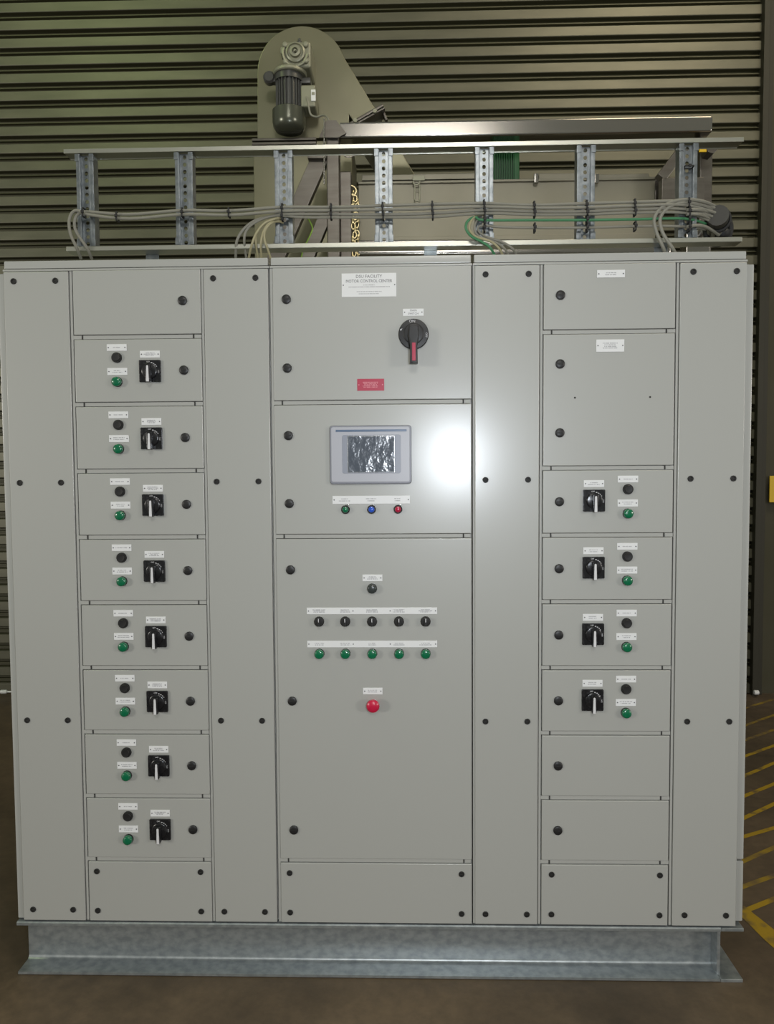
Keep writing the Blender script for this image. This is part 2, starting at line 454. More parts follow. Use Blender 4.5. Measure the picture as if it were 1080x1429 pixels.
b = B(SCREEN); b.box(1.0305,1.1665,-.0172,-.0160,G(1.392),G(1.4975),0,.0004); put('screen', b, tp)
# --- control door
d = door(cab, MX0, MX1, G(.2)+.0065, G(1.2)-.0075)
for z in (1.099,.698,.297): piece('latch', mk_latch, d, .852, G(z))
hinges(d, MX0, MX1, G(.2))
nameplate(d, 1.069,1.129, G(1.064),G(1.084), 3, seedv=20)
piece('dark_lamp', mk_lamp(mat('dark_grey_lens',(0.035,0.042,0.042),rough=.25)), d, 1.098, G(1.042), name='indicator_lamp')
cc = [.937,1.016,1.097,1.178,1.258]
nameplate(d, .900,1.293, G(.964),G(.984), 3, seedv=21, cols=[(x,.046) for x in cc])
nameplate(d, .900,1.293, G(.863),G(.883), 2, seedv=22, cols=[(x,.038) for x in cc])
for x in cc:
    piece('selector_switch', mk_selector, d, x, G(.942))
    piece('indicator_lamp', mk_lamp(GREEN), d, x, G(.844))
nameplate(d, 1.068,1.127, G(.719),G(.739), 2, seedv=23)
b = B(REDB, RUBBER)
b.lathe([(0.014,-0.001),(0.014,0.014),(0.0190,0.017),(0.0198,0.021),(0.0188,0.026),(0.014,0.0295),(0.007,0.031),(0,0.0314)], (1.0985,0,G(.689)), seg=32)
put('emergency_stop_button', b, d)
cover(cab, MX0, MX1, G(.004), G(.2)-.0075, [(x,G(z)) for z in (.161,.036) for x in (.837,1.365)])

# ================================================================== RIGHT CABINET
cab = thing('electrical_cabinet', (1.8,.3,ZB), 'right grey cabinet section with one tall blank door above four switch doors', 'electrical cabinet', 'sections of the grey motor control cabinet')
spl = [(1.8,2.0),(1.4,1.8),(1.2,1.4),(1.0,1.2),(.8,1.0),(.6,.8),(.4,.6),(.2,.4)]
body(cab, 1.4, 2.2, [1.4035,1.6015,1.9985], [(1.6,2.0,G(z0)) for z0,z1 in spl])
cover(cab, 1.4065,1.5965, G(.004), G(1.995), [(x,G(z)) for z in (1.969,1.366,.636,.036) for x in (1.438,1.564)])
cover(cab, 2.0045,2.1970, G(.004), G(1.995), [(x,G(z)) for z in (1.969,1.366,.637,.038) for x in (2.042,2.167)])
RX0, RX1 = 1.6085, 1.9915
for i, (z0, z1) in enumerate(spl):
    d = door(cab, RX0, RX1, G(z0)+.0065, G(z1)-(.004 if z1 == 2.0 else .0075), dots=[(1.701,G(1.607)),(1.921,G(1.607))] if i == 1 else None)
    hinges(d, RX0, RX1, G(z0))
    for z in ([1.706,1.504] if i == 1 else [z1-.096+(.002 if i==0 else -.006*0)-(.004 if i>1 else 0)]):
        piece('latch', mk_latch, d, 1.657, G(z))
    if i == 0: nameplate(d, 1.763,1.844, G(1.955),G(1.977), 2, seedv=40)
    if i == 1: nameplate(d, 1.762,1.844, G(1.740),G(1.776), 4, seedv=41)
    if 2 <= i <= 5: sw_set(d, G((z0+z1)/2)+.0, 50+i, 'R')
cover(cab, RX0, RX1, G(.004), G(.2)-.0075, [(x,G(z)) for z in (.162,.037) for x in (1.639,1.9665)])
sp = B(GREY); sp.box(2.2005,2.2235,.014,.60,G(.206),G(1.992),0,.003); put('side_panel', sp, cab)
sp = B(GREY); sp.box(2.2005,2.2235,.014,.60,G(.012),G(.200),0,.003); put('lower_side_panel', sp, cab)

# ================================================================== STEEL BASE
base = thing('base_frame', (1.1,.3,0), 'galvanised steel beam frame lying on the floor under the grey cabinets', 'base frame')
def hbeam_x(x0, x1, yf, inward, name, z0=0, z1=ZB-.001, w=.075, tf=.011, tw=.010, xr=None):
    """beam along x; yf = outer edge of flanges, flanges run from yf to the far side"""
    b = B(GALV)
    y0, y1 = yf, yf+.152
    prof = []
    yc = (y0+y1)/2; r = .012
    def fil(cy, cz, a0):
        return [(cy+r*math.cos(math.radians(a0+18*k)), cz+r*math.sin(math.radians(a0+18*k))) for k in range(6)]
    e = .0035
    P2 = [(y0,z0+e),(y0+e,z0),(y1-e,z0),(y1,z0+e),(y1,z0+tf)]
    P2 += fil(yc+tw/2+r, z0+tf+r, 270)[::-1][0:0] + [(yc+tw/2+r-r*math.sin(math.radians(18*k)), z0+tf+r-r*math.cos(math.radians(18*k))) for k in range(6)]
    P2 += [(yc+tw/2+r-r*math.cos(math.radians(18*k)), z1-tf-r+r*math.sin(math.radians(18*k))) for k in range(6)]
    P2 += [(y1,z1-tf),(y1,z1-e),(y1-e,z1),(y0+e,z1),(y0,z1-e),(y0,z1-tf)]
    P2 += [(yc-tw/2-r+r*math.sin(math.radians(18*k)), z1-tf-r+r*math.cos(math.radians(18*k))) for k in range(6)]
    P2 += [(yc-tw/2-r+r*math.cos(math.radians(18*k)), z0+tf+r-r*math.sin(math.radians(18*k))) for k in range(6)]
    P2 += [(y0,z0+tf)]
    t = b.bm
    a = [t.verts.new((x0,y,z)) for y,z in P2]; c = [t.verts.new((x1,y,z)) for y,z in P2]
    t.faces.new(a); t.faces.new(c[::-1]); n = len(P2)
    for i in range(n): t.faces.new((a[i], a[(i+1)%n], c[(i+1)%n], c[i]))
    return b
b = hbeam_x(-.019, 2.153, -.002, 1, 'front')
put('front_beam', b, base)
put('rear_beam', hbeam_x(-.014, 2.07, .452, 1, 'rear'), base)
b = B(GALV)                                                   # right side beam: web set in, outer half flanges stick out
b.box(2.1540,2.2215,-.002,.60,0,.011,0,.002); b.box(2.1540,2.2215,-.002,.60,ZB-.012,ZB-.001,0,.002)
b.box(2.1500,2.1600,.02,.60,.009,ZB-.010,0,.001)
put('side_beam', b, base)
b = B(GALV); b.box(.045,.055,.152,.45,.002,ZB-.002,0,.001); b.box(-.015,.115,.152,.45,0,.011,0,.001); b.box(-.015,.115,.152,.45,ZB-.012,ZB-.001,0,.001); put('side_beam', b, base)

# ================================================================== CABLE LADDER
LT, LB = G(2.3645), G(2.075)
lad = thing('cable_ladder', (1.187,.08,G(2.03)), 'galvanised cable ladder standing on edge along the cabinet roofs', 'cable ladder')
for zt, s in ((LT,-1),(LB,1)):
    b = B(RAIL)
    b.box(.1735,2.2025,.050,.053,zt-.0065,zt+.0065,0,.001)     # front lip
    b.box(.1735,2.2025,.052,.100,(zt-.0050 if s<0 else zt-.0070),(zt-.0020 if s<0 else zt-.0040),0,.0005)
    b.box(.1735,2.2025,.098,.100,zt-.0070,zt+.0065,0,.001)
    put('rail', b, lad)
def mk_rung(x, y, z):
    b = B(ZINC); H = (LT-.008)-(LB+.007); z0 = LB+.007; zc = z0+H/2
    w = .0265
    # perforated back strip made of cells with an octagonal hole
    n = 13; ch = H/n; hw = .0135; r = .0058; bm = b.bm
    for i in range(n):
        c0 = z0+ch*(i+.5)
        o8 = [(hw,ch/2*.5),(hw*.5,ch/2),(-hw*.5,ch/2),(-hw,ch/2*.5),(-hw,-ch/2*.5),(-hw*.5,-ch/2),(hw*.5,-ch/2),(hw,-ch/2*.5)]
        sq = [(hw,0),(hw,ch/2),(0,ch/2),(-hw,ch/2),(-hw,0),(-hw,-ch/2),(0,-ch/2),(hw,-ch/2)]
        for yy in (y, y+.002):
            O = [bm.verts.new((x+p[0],yy,c0+p[1])) for p in sq]
            I = [bm.verts.new((x+r*math.cos(k*PI/4),yy,c0+r*1.1*math.sin(k*PI/4))) for k in range(8)]
            for k in range(8): bm.faces.new((O[k],O[(k+1)%8],I[(k+1)%8],I[k]))
            if yy == y: I0 = I
        for k in range(8): bm.faces.new((I0[k],I0[(k+1)%8],I[(k+1)%8],I[k]))
    for s in (-1,1):
        xa = x+s*hw
        b.box(min(xa,xa+s*.0025),max(xa,xa+s*.0025),y-.014,y+.004,z0,z0+H,0,.0006)
        xb = x+s*(hw+.002)
        b.box(min(xb,xb+s*.009),max(xb,xb+s*.009),y-.0140,y-.0115,z0,z0+H,0,.0006)
        xc = x+s*w
        b.box(min(xc-s*.003,xc),max(xc-s*.003,xc),y-.012,y+.024,z0,z0+H,0,.0006)
        for ze in (z0, z0+H-.022):                             # tabs pressed over onto the rails
            b.box(min(xc-s*.011,xc+s*.002),max(xc-s*.011,xc+s*.002),y-.0160,y-.0130,ze,ze+.022,0,.001)
    return b
for k in range(7):
    piece('rung', mk_rung, lad, .235+.3013*k, (LT+LB)/2, .066)
for x in (.42,1.28,1.98):
    b = B(ZINC); b.box(x-.02,x+.02,.1005,.104,G(2.028),LB+.002,0,.001); b.box(x-.02,x+.02,.1005,.150,G(2.028),G(2.032),0,.001)
    put('mounting_bracket', b, lad)

# ================================================================== CABLES
def cable(pts, r, m, label, group=None, extra=None, name='power_cable'):
    b = B(m); b.tube(pts, r*.74, 0, 8)
    o = put(name, b, None, pts[0]); tag(o, label, 'cable', group); return o
g = 'cables tied along the ladder'
cable([(0.241,0.075,2.223),(0.241,0.04,2.246),(0.213,0.03,2.294),(0.212,0.03,2.33),(0.23,0.03,2.347),(0.256,0.03,2.349),(0.376,0.03,2.34),(0.538,0.03,2.349),(0.678,0.03,2.346),(0.837,0.03,2.354),(0.983,0.03,2.352),(1.136,0.03,2.354),(1.283,0.03,2.356),(1.436,0.03,2.356),(1.584,0.03,2.349),(1.737,0.03,2.351),(1.878,0.03,2.353),(2.026,0.035,2.354),(2.138,0.08,2.347)], .0062, CABLE,
      'upper grey cable running the full ladder from the inner bend at far left', g)
cable([(0.209,0.072,2.223),(0.212,0.035,2.245),(0.198,0.025,2.286),(0.197,0.025,2.329),(0.217,0.025,2.352),(0.258,0.026,2.339),(0.381,0.026,2.326),(0.539,0.026,2.336),(0.683,0.026,2.332),(0.838,0.026,2.341),(0.983,0.026,2.341),(1.136,0.026,2.341),(1.283,0.026,2.342),(1.435,0.026,2.345),(1.583,0.026,2.339),(1.736,0.026,2.338),(1.877,0.026,2.341),(2.024,0.03,2.342),(2.132,0.075,2.333)], .0062, CABLE,
      'grey cable running the full ladder from the outer bend at far left', g)
cable([(0.684,0.08,2.219),(0.695,0.045,2.258),(0.718,0.04,2.294),(0.753,0.04,2.319),(0.801,0.04,2.331),(0.85,0.03,2.333),(1,0.03,2.331),(1.136,0.03,2.328),(1.283,0.03,2.329),(1.436,0.03,2.336),(1.584,0.03,2.33),(1.737,0.03,2.328),(1.878,0.03,2.332),(2.026,0.035,2.332),(2.13,0.08,2.322)], .0058, CABLE,
      'leftmost of the grey cables dropping beside the third rung', g)
cable([(0.717,0.08,2.218),(0.719,0.042,2.263),(0.73,0.036,2.293),(0.763,0.036,2.317),(0.817,0.036,2.331),(0.914,0.028,2.322),(1.136,0.028,2.319),(1.283,0.028,2.318),(1.436,0.028,2.326),(1.583,0.028,2.32),(1.737,0.028,2.319),(1.877,0.028,2.321),(2.026,0.035,2.321),(2.123,0.085,2.311)], .0052, CABLE,
      'second grey cable from the left dropping beside the third rung', g)
cable([(0.728,0.06,2.213),(0.743,0.03,2.242),(0.759,0.028,2.279),(0.785,0.03,2.309),(0.819,0.035,2.323),(0.833,0.055,2.331)], .0050, CABLEY, 'pale cable crossing over its neighbour left of the third rung')
cable([(0.757,0.065,2.213),(0.755,0.035,2.248),(0.758,0.034,2.279),(0.78,0.034,2.304),(0.814,0.04,2.322),(0.832,0.06,2.33)], .0045, CABLEY, 'thin pale cable crossed by its neighbour left of the third rung')
cable([(0.767,0.06,2.212),(0.771,0.03,2.248),(0.781,0.028,2.285),(0.798,0.03,2.307),(0.821,0.045,2.319),(0.832,0.06,2.324)], .0045, CABLEY, 'thin pale cable dropping straight down just left of the third rung')
cable([(0.797,0.05,2.209),(0.79,0.03,2.237),(0.783,0.028,2.26),(0.785,0.028,2.285),(0.802,0.03,2.307),(0.821,0.045,2.317),(0.834,0.06,2.318)], .0045, CABLEY, 'thin pale cable bowing right into the joint of the roof caps')
cable([(0.879,0.12,2.227),(0.887,0.13,2.262),(0.904,0.14,2.3),(0.912,0.15,2.33),(0.901,0.13,2.352)], .0030, CABLELIME, 'thin yellow green wire behind the ladder between third and fourth rungs')
# middle group
cable([(1.477,0.06,2.202),(1.455,0.03,2.226),(1.429,0.028,2.244),(1.399,0.028,2.26),(1.383,0.028,2.283),(1.389,0.03,2.306),(1.413,0.035,2.318),(1.436,0.032,2.308),(1.584,0.03,2.305),(1.738,0.03,2.303),(1.878,0.03,2.303),(2.028,0.04,2.306),(2.11,0.09,2.306)], .0052, CABLEG,
      'green cable running from the middle bend to the right end of the ladder', g)
cable([(1.501,0.06,2.202),(1.48,0.032,2.226),(1.455,0.03,2.245),(1.412,0.03,2.26),(1.393,0.03,2.283),(1.402,0.032,2.311),(1.422,0.04,2.326),(1.438,0.055,2.332)], .0048, CABLEY, 'pale cable in the outermost bend beside the fifth rung')
cable([(1.52,0.07,2.204),(1.498,0.036,2.225),(1.468,0.034,2.244),(1.423,0.034,2.261),(1.409,0.034,2.284),(1.417,0.036,2.308),(1.445,0.055,2.324)], .0045, CABLE, 'inner grey cable bending down beside the fifth rung')
cable([(1.542,0.08,2.207),(1.525,0.045,2.225),(1.492,0.04,2.245),(1.447,0.038,2.26),(1.422,0.038,2.277),(1.428,0.04,2.294),(1.489,0.036,2.288),(1.584,0.034,2.284),(1.739,0.034,2.282),(1.88,0.034,2.284),(2.008,0.04,2.284),(2.114,0.1,2.292)], .0050, CABLE,
      'lowest grey cable on the right half of the ladder', g)
# right group
cable([(1.987,0.07,2.198),(1.965,0.035,2.222),(1.944,0.03,2.263),(1.936,0.028,2.302),(1.953,0.028,2.332),(1.988,0.028,2.351),(2.034,0.028,2.357),(2.094,0.05,2.356),(2.154,0.1,2.351)], .0072, CABLE, 'outer thick grey cable looping down to the roof at right end')
cable([(2.021,0.07,2.198),(1.992,0.035,2.22),(1.962,0.03,2.262),(1.953,0.028,2.301),(1.969,0.028,2.328),(1.998,0.028,2.344),(2.035,0.03,2.348),(2.098,0.06,2.347),(2.146,0.1,2.339)], .0072, CABLE, 'inner thick grey cable looping down to the roof at right end')
cable([(2.031,0.03,2.328),(2.062,0.035,2.33),(2.109,0.07,2.334),(2.156,0.11,2.329)], .0070, CABLE, 'upper short grey cable curving from the last rung into the taped bundle')
cable([(2.031,0.03,2.315),(2.062,0.035,2.317),(2.105,0.07,2.319),(2.15,0.11,2.312)], .0066, CABLE, 'middle short grey cable curving from the last rung into the taped bundle')
cable([(2.033,0.035,2.28),(2.064,0.04,2.286),(2.105,0.07,2.289),(2.161,0.12,2.281)], .0066, CABLE, 'lowest short grey cable arching from the last rung into the taped bundle')

# taped coil hanging off the end of the ladder
coil = thing('cable_coil', (2.192,0.14,2.33), 'coil of grey cable wrapped in black tape at the ladder right end', 'cable coil')
c0 = Vector((2.15,0.1,2.322))
ax = Vector((.030,.075,-.004)); an = ax.normalized()
u1 = an.cross(Vector((0,0,1))).normalized(); u2 = u1.cross(an).normalized()
def ringpts(c, r1, r2, n=12): return [c+u1*r1*math.cos(2*PI*a/n)+u2*r2*math.sin(2*PI*a/n) for a in range(n)]
b = B(CABLE)
for k in range(9):
    a = 2*PI*k/9; rr = .024 if k else 0
    o1 = u1*rr*math.cos(a)+u2*rr*math.sin(a)
    b.tube([c0+o1*.9-ax*.2, c0+o1+ax*.5, c0+o1*1.1+ax*1.3], .0082, 0, 8)
put('gathered_cables', b, coil)
b = B(mat('dark_bundle_wrap', (0.040,0.038,0.032), rough=.5)); b.tube([c0-ax*.42, c0, c0+ax*.12], .031, 0, 16, False); put('tape_wrap', b, coil)
b = B(RUBBER); b.tube(ringpts(c0+ax*.05,.034,.034), .0048, 0, 6, True, True); b.tube(ringpts(c0+ax*.18,.034,.034), .0040, 0, 6, True, True); put('tape_wrap', b, coil)
b = B(RUBBER); b.tube(ringpts(c0+ax*1.15,.037,.041), .0085, 0, 8, True, True); b.tube(ringpts(c0+ax*1.45,.036,.040), .0085, 0, 8, True, True); put('tape_wrap', b, coil)
b = B(RUBBER); q = Vector((2.188,0.16,2.292)); b.lathe([(0,-.01),(.018,-.008),(.024,0),(.024,.012),(.014,.018),(0,.018)], q, 'z', 0, 18); put('tape_wrap', b, coil)

# cable ties
TIES = [(117,297,'at the first rung from left'),(164,303,'between the first and second rungs'),(255,297,'at the second rung from left'),
 (320,297,'between the second and third rungs'),(394,291,'upper one at the third rung'),(394,302,'lower one at the third rung'),
 (462,291,'upper one between third and fourth rungs'),(462,299,'lower one between third and fourth rungs'),(534,289,'upper one at the fourth rung'),(535,300,'lower one at the fourth rung'),
 (603,287,'upper one between fourth and fifth rungs'),(604,300,'lower one between fourth and fifth rungs'),(675,286,'uppermost at the fifth rung'),(676,296,'second from top at the fifth rung'),(676,307,'third from top at the fifth rung'),(676,318,'lowest at the fifth rung'),
 (745,288,'upper one between fifth and sixth rungs'),(746,297,'middle one between fifth and sixth rungs'),(746,318,'lowest between fifth and sixth rungs'),
 (818,286,'uppermost at the sixth rung'),(819,296,'second from top at the sixth rung'),(819,307,'third from top at the sixth rung'),(819,317,'lowest at the sixth rung'),
 (885,285,'upper one between sixth and last rungs'),(886,295,'middle one between sixth and last rungs'),(886,317,'lowest between sixth and last rungs'),
 (960,284,'uppermost at the last rung'),(961,295,'second from top at the last rung'),(961,306,'third from top at the last rung'),(961,317,'lowest at the last rung')]
TZ = {}
def mk_tie(x, y, z, h=.0125):
    b = B(RUBBER)
    b.box(x-.0024,x+.0024,y-.0115,y-.0095,z-h,z+h,0,.0006)
    for s in (-1,1): b.box(x-.0024,x+.0024,y-.0100,y+.012,z+s*h-.0009,z+s*h+.0009,0,.0004)
    b.box(x-.0024,x+.0024,y+.0105,y+.012,z-h,z+h,0,.0004)
    b.box(x-.0042,x+.0042,y-.0150,y-.0100,z-.0040,z+.0040,0,.001)
    return b
first = None
TP = [(0.24,0.028,2.346),(0.341,0.028,2.332),(0.538,0.028,2.341),(0.678,0.028,2.339),(0.837,0.028,2.349),(0.837,0.028,2.326),(0.983,0.028,2.347),(0.983,0.028,2.328),(1.136,0.028,2.348),(1.138,0.028,2.324),
 (1.283,0.028,2.349),(1.285,0.028,2.324),(1.436,0.028,2.351),(1.438,0.028,2.33),(1.438,0.028,2.307),(1.438,0.034,2.286),(1.583,0.028,2.344),(1.585,0.028,2.325),(1.586,0.032,2.283),
 (1.737,0.028,2.345),(1.739,0.028,2.323),(1.739,0.028,2.303),(1.74,0.032,2.281),(1.877,0.028,2.346),(1.879,0.028,2.325),(1.881,0.032,2.283),(2.035,0.03,2.348),(2.038,0.032,2.324),(2.039,0.034,2.304),(2.04,0.036,2.28)]
for (a, bb, lb), p in zip(TIES, TP):
    if first is None: first = o = put('cable_tie', mk_tie(*p), None, p)
    else: o = first.copy(); C.objects.link(o); o.location = p; WLOC[o.name] = Vector(p)
    tag(o, 'black cable tie around the ladder cables, '+lb, 'cable tie', 'cable ties along the ladder')
p = (2.042,0.05,2.459); o = first.copy(); C.objects.link(o); o.location = p; o.rotation_euler = (0,PI/2,0)
tag(o, 'black cable tie high up across the last rung', 'cable tie', 'cable ties along the ladder')

# ================================================================== MACHINE BEHIND THE CABINETS
HY = 1.46
def flat(pts): return [(q[0], q[2]) for q in pts]
elev = thing('bucket_elevator', (*(0.716,1.46,2.597)[:1],HY+.15,0), 'stainless steel elevator with rounded head and slanting chute behind the cabinets', 'elevator')
hc = (0.713,1.46,3.47); R0 = (0.925,1.46,3.466)[0]-hc[0]
pts = flat([(0.936,1.46,3.157),(0.937,1.46,3.267),(1.133,1.46,2.966),(1.26,1.46,2.964),(1.134,1.46,3.173),(0.983,1.46,3.422),(0.915,1.46,3.533)])
a0 = 22
arc = [(hc[0]+R0*math.cos(math.radians(a)), hc[2]+R0*math.sin(math.radians(a))) for a in range(30,181,6)]
pts = pts + arc + flat([(0.499,1.46,3.375),(0.496,1.46,3.164)])
b = B(CASING); b.prism(pts, HY, HY+.26, 0, .004); put('head_casing', b, elev)
LOX0, LOX1 = (0.483,1.42,3.138)[0], (0.952,1.42,3.129)[0]
b = B(CASING); b.box(LOX0,LOX1,1.42,1.76,0.0,(0.643,1.42,3.131)[2],0,.004); put('lower_casing', b, elev)
b = B(STEEL); zf = (0.649,1.38,3.131)[2]; b.box((0.484,1.38,3.134)[0],(0.787,1.38,3.129)[0],1.38,1.78,zf-.012,zf,0,.002)
b.box((0.484,1.38,3.134)[0],(0.787,1.38,3.129)[0],1.38,1.78,zf-.030,zf-.018,0,.002); put('casing_flange', b, elev)
b = B(STEEL); b.bar((0.935,1.43,3.184),(1.102,1.43,3.273),.014,.10); b.bar((0.945,1.43,3.174),(1.109,1.43,3.26),.010,.10)
b.bar((1.092,1.43,3.277),(1.118,1.43,3.217),.012,.04); put('chute_flange', b, elev)
for q in ((0.972,1.43,3.2),(1.064,1.43,3.241)):
    b = B(CAST); b.cyl((q[0],1.379,q[2]),.010,.012,seg=6); put('flange_bolt', b, elev)
# gear motor
MY = 1.36
def pr(px1, px2): return abs(px2-px1)*.00345
gb = (0.703,1.36,3.472)
b = B(CAST)
b.box((0.65,1.36,3.502)[0],(0.777,1.36,3.499)[0],MY-.06,HY-.001,(0.656,1.36,3.408)[2],(0.657,1.36,3.524)[2],0,.012,3)
b.box((0.63,1.36,3.502)[0],(0.69,1.36,3.501)[0],MY-.02,HY-.001,(0.657,1.36,3.492)[2],(0.657,1.36,3.524)[2],0,.006,3)
b.box((0.663,1.44,3.593)[0],(0.751,1.44,3.591)[0],HY-.05,HY-.001,(0.657,1.36,3.518)[2],(0.658,1.36,3.566)[2],0,.004)
gc = (0.707,1.36,3.472)
b.lathe([(.044,.058),(.044,.072),(.037,.076),(.034,.068),(.026,.068),(.024,.082),(.014,.084),(.012,.070),(.005,.070),(.005,.088),(0,.088)], (gc[0],MY,gc[2]), seg=36)
for dx, dz in ((-.047,.035),(.047,.035),(-.045,-.038),(.047,-.036)):
    b.lathe([(.013,.055),(.013,.068),(.009,.072),(0,.073)], (gc[0]+dx,MY,gc[2]+dz), seg=16)
b.tube([(gc[0]-.052,MY-.066,gc[2]+.02),(gc[0]-.056,MY-.068,gc[2]-.01),(gc[0]-.038,MY-.068,gc[2]-.045),(gc[0],MY-.068,gc[2]-.062),(gc[0]+.038,MY-.068,gc[2]-.045),(gc[0]+.056,MY-.068,gc[2]-.01)],.006,0,8)
mc = (0.673,1.36,3.405)
b.lathe([(.074,0),(.078,.004),(.078,.014),(.070,.022),(.055,.028)], (mc[0],MY-.01,mc[2]-.012), 'z', 0, 36)
gm = put('gear_motor', b, elev)
b = B(MOTORG); q = (0.718,1.36,3.546); b.lathe([(.010,0),(.012,.004),(.012,.012),(.007,.018),(.007,.026),(0,.028)], (q[0],MY-.01,q[2]-.01), 'z', 0, 14); put('breather_plug', b, gm)
mx = (0.668,1.36,3.324)[0]; zt = (0.669,1.36,3.395)[2]; zbm = (0.667,1.36,3.233)[2]
b = B(MOTORG)
b.lathe([(.054,zbm-.01),(.054,zt)], (mx,MY-.01,0), 'z', 0, 32)
b.lathe([(.066,zt-.030),(.066,zt-.002),(.060,zt)], (mx,MY-.01,0), 'z', 0, 32)
for k in range(22):
    a = 2*PI*k/22
    c_, s_ = math.cos(a), math.sin(a)
    b.bar((mx+c_*.0605,MY-.01+s_*.0605,zbm-.005),(mx+c_*.0605,MY-.01+s_*.0605,zt-.028),.003,.003,0,0)
    b.bar((mx+c_*.057,MY-.01+s_*.057,zbm-.005),(mx+c_*.057,MY-.01+s_*.057,zt-.028),.003,.003,0,0)
put('motor_body', b, gm)
b = B(COWL); zc0 = (0.666,1.36,3.139)[2]; zc1 = (0.667,1.36,3.239)[2]; cxm = (0.666,1.36,3.194)[0]
b.lathe([(0,zc0),(.040,zc0+.001),(.062,zc0+.008),(.073,zc0+.024),(.077,zc0+.045),(.077,zc1-.004),(.073,zc1),(.058,zc1+.004)], (cxm,MY-.01,0), 'z', 0, 40)
put('fan_cowl', b, gm)
b = B(MOTORG)
q = (0.579,1.36,3.384); b.lathe([(.024,-.005),(.028,.002),(.028,.028),(.020,.036),(0,.036)], (q[0],MY,q[2]), 'y', 0, 24)
b.box(q[0]+.01,mx-.05,MY-.03,MY+.01,q[2]-.022,q[2]+.012,0,.005)
put('torque_mount', b, gm); b = B(MOTORG)
q2 = (0.756,1.36,3.377); b.box(mx+.05,q2[0]+.015,MY-.03,MY+.02,q2[2]-.025,q2[2]+.004,0,.006)
put('torque_mount', b, gm)
b = B(CAST, WHITE, INK)
t0 = (0.725,1.36,3.339); t1 = (0.794,1.36,3.24)
b.box(t0[0],t1[0],MY-.045,MY+.06,t1[2],t0[2],0,.008,3)
w0 = (0.774,1.313,3.315); w1 = (0.793,1.313,3.264); b.box(w0[0],w1[0]+.002,MY-.049,MY-.044,w1[2],w0[2],1,.001)
b.box(w0[0]+.003,w1[0]-.002,MY-.0498,MY-.0488,w0[2]-.025,w0[2]-.012,0)
put('terminal_box', b, gm)
cable([(0.754,1.31,3.282),(0.766,1.29,3.225),(0.775,1.29,3.193),(0.803,1.28,3.178),(0.839,1.25,3.171),(0.867,1.16,3.111),(0.872,1.13,3.058)], .006, CABLE, 'grey motor lead curving from the gear motor to the steel frame', name='motor_lead')

# support frame
FY = 1.15
fr = thing('support_frame', ((1.687,1.15,3.052)[0],FY,0), 'stainless steel support frame with long top beam behind the cable ladder', 'frame')
b = B(STEELB); q0 = (0.911,1.15,3.063); q1 = (2.536,1.15,3.039)
b.box(q0[0],q1[0],FY,FY+.08,q0[2]-.037,q0[2]+.033,0,.010,4); put('top_beam', b, fr)
b = B(STEEL); q0 = (0.893,1.14,3.001)
b.box((0.858,1.14,3.001)[0],(0.915,1.14,3)[0],FY-.01,FY+.06,0,(0.893,1.14,3.062)[2],0,.006,3)
put('post', b, fr)
b = B(STEEL); b.box((2.513,1.235,3.012)[0],(2.57,1.235,3.011)[0],FY+.085,FY+.155,0,(2.506,1.15,3.013)[2],0,.006,3); put('post', b, fr)
b = B(STEEL)
b.prism(flat([(0.857,1.15,3.018),(0.829,1.15,3.018),(0.861,1.15,3.091),(0.905,1.15,3.091),(0.949,1.15,3.035),(0.914,1.15,3.017)]), FY-.03, FY-.022, 0, .001); put('gusset_plate', b, fr)
b = B(STEELB); b.bar((0.854,1.11,3.095),(0.851,1.11,2.815),.007,.012); put('guide_rod', b, fr)
b = B(STEEL)
b.bar((0.829,1.17,2.946),(0.583,1.17,2.419),.075,.04); put('brace', b, fr)
b = B(STEEL); b.bar((0.85,1.19,2.71),(0.751,1.19,2.485),.055,.04); put('brace', b, fr)
b = B(STEEL); b.bar((0.86,1.15,2.959),(0.778,1.15,2.961),.055,.05); put('short_cross_bar', b, fr)
b = B(STEEL); b.box((0.913,1.18,2.893)[0],(0.964,1.18,2.892)[0],FY+.03,FY+.10,0,(0.932,1.18,2.896)[2],0,.005,3); put('post', b, fr)
b = B(STEEL); b.bar((2.327,1.2,2.846),(2.438,1.2,2.99),.045,.05); put('brace', b, fr)
b = B(STEEL); b.bar((2.328,1.2,2.794),(2.513,1.2,2.794),.10,.05); put('cross_bar', b, fr)
b = B(STEELB); b.bar((0.988,1.15,2.54),(2.358,1.15,2.527),.050,.05,0,.012); b.bar((0.989,1.15,2.574),(2.358,1.15,2.561),.016,.04,0,.006); put('lower_rail', b, fr)
b = B(STEELB); b.cyl(((2.502,1.15,2.672)[0],FY+.02,(2.503,1.15,2.605)[2]),.018,.03); b.box((2.434,1.15,2.673)[0],(2.542,1.15,2.672)[0],FY+.02,FY+.10,(2.498,1.15,2.519)[2]-.05,(2.496,1.15,2.617)[2],0,.008); put('foot_bracket', b, fr)
b = B(STEELB)                                                # small pull wire on the frame
q = (0.959,1.13,2.947); b.tube([Vector(q)+Vector((.022*math.cos(a*PI/5),0,.010*math.sin(a*PI/5))) for a in range(10)], .003, 0, 6, True, True)
b.tube([(0.918,1.13,2.956),(0.94,1.13,2.953)], .003, 0, 6); put('ring_hook', b, fr)

b = B(STEEL); b.prism(flat([(2.496,1.13,2.972),(2.566,1.13,2.971),(2.554,1.13,2.947),(2.533,1.13,2.926),(2.509,1.13,2.932)]), FY-.02, FY+.05, 0, .002); put('corner_bracket', b, fr)
b = B(YELLOW); b.box((2.468,1.12,2.923)[0],(2.499,1.12,2.923)[0],FY-.03,FY-.021,(2.492,1.15,2.929)[2],(2.492,1.15,2.944)[2],0,.002); put('yellow_tag', b, fr)

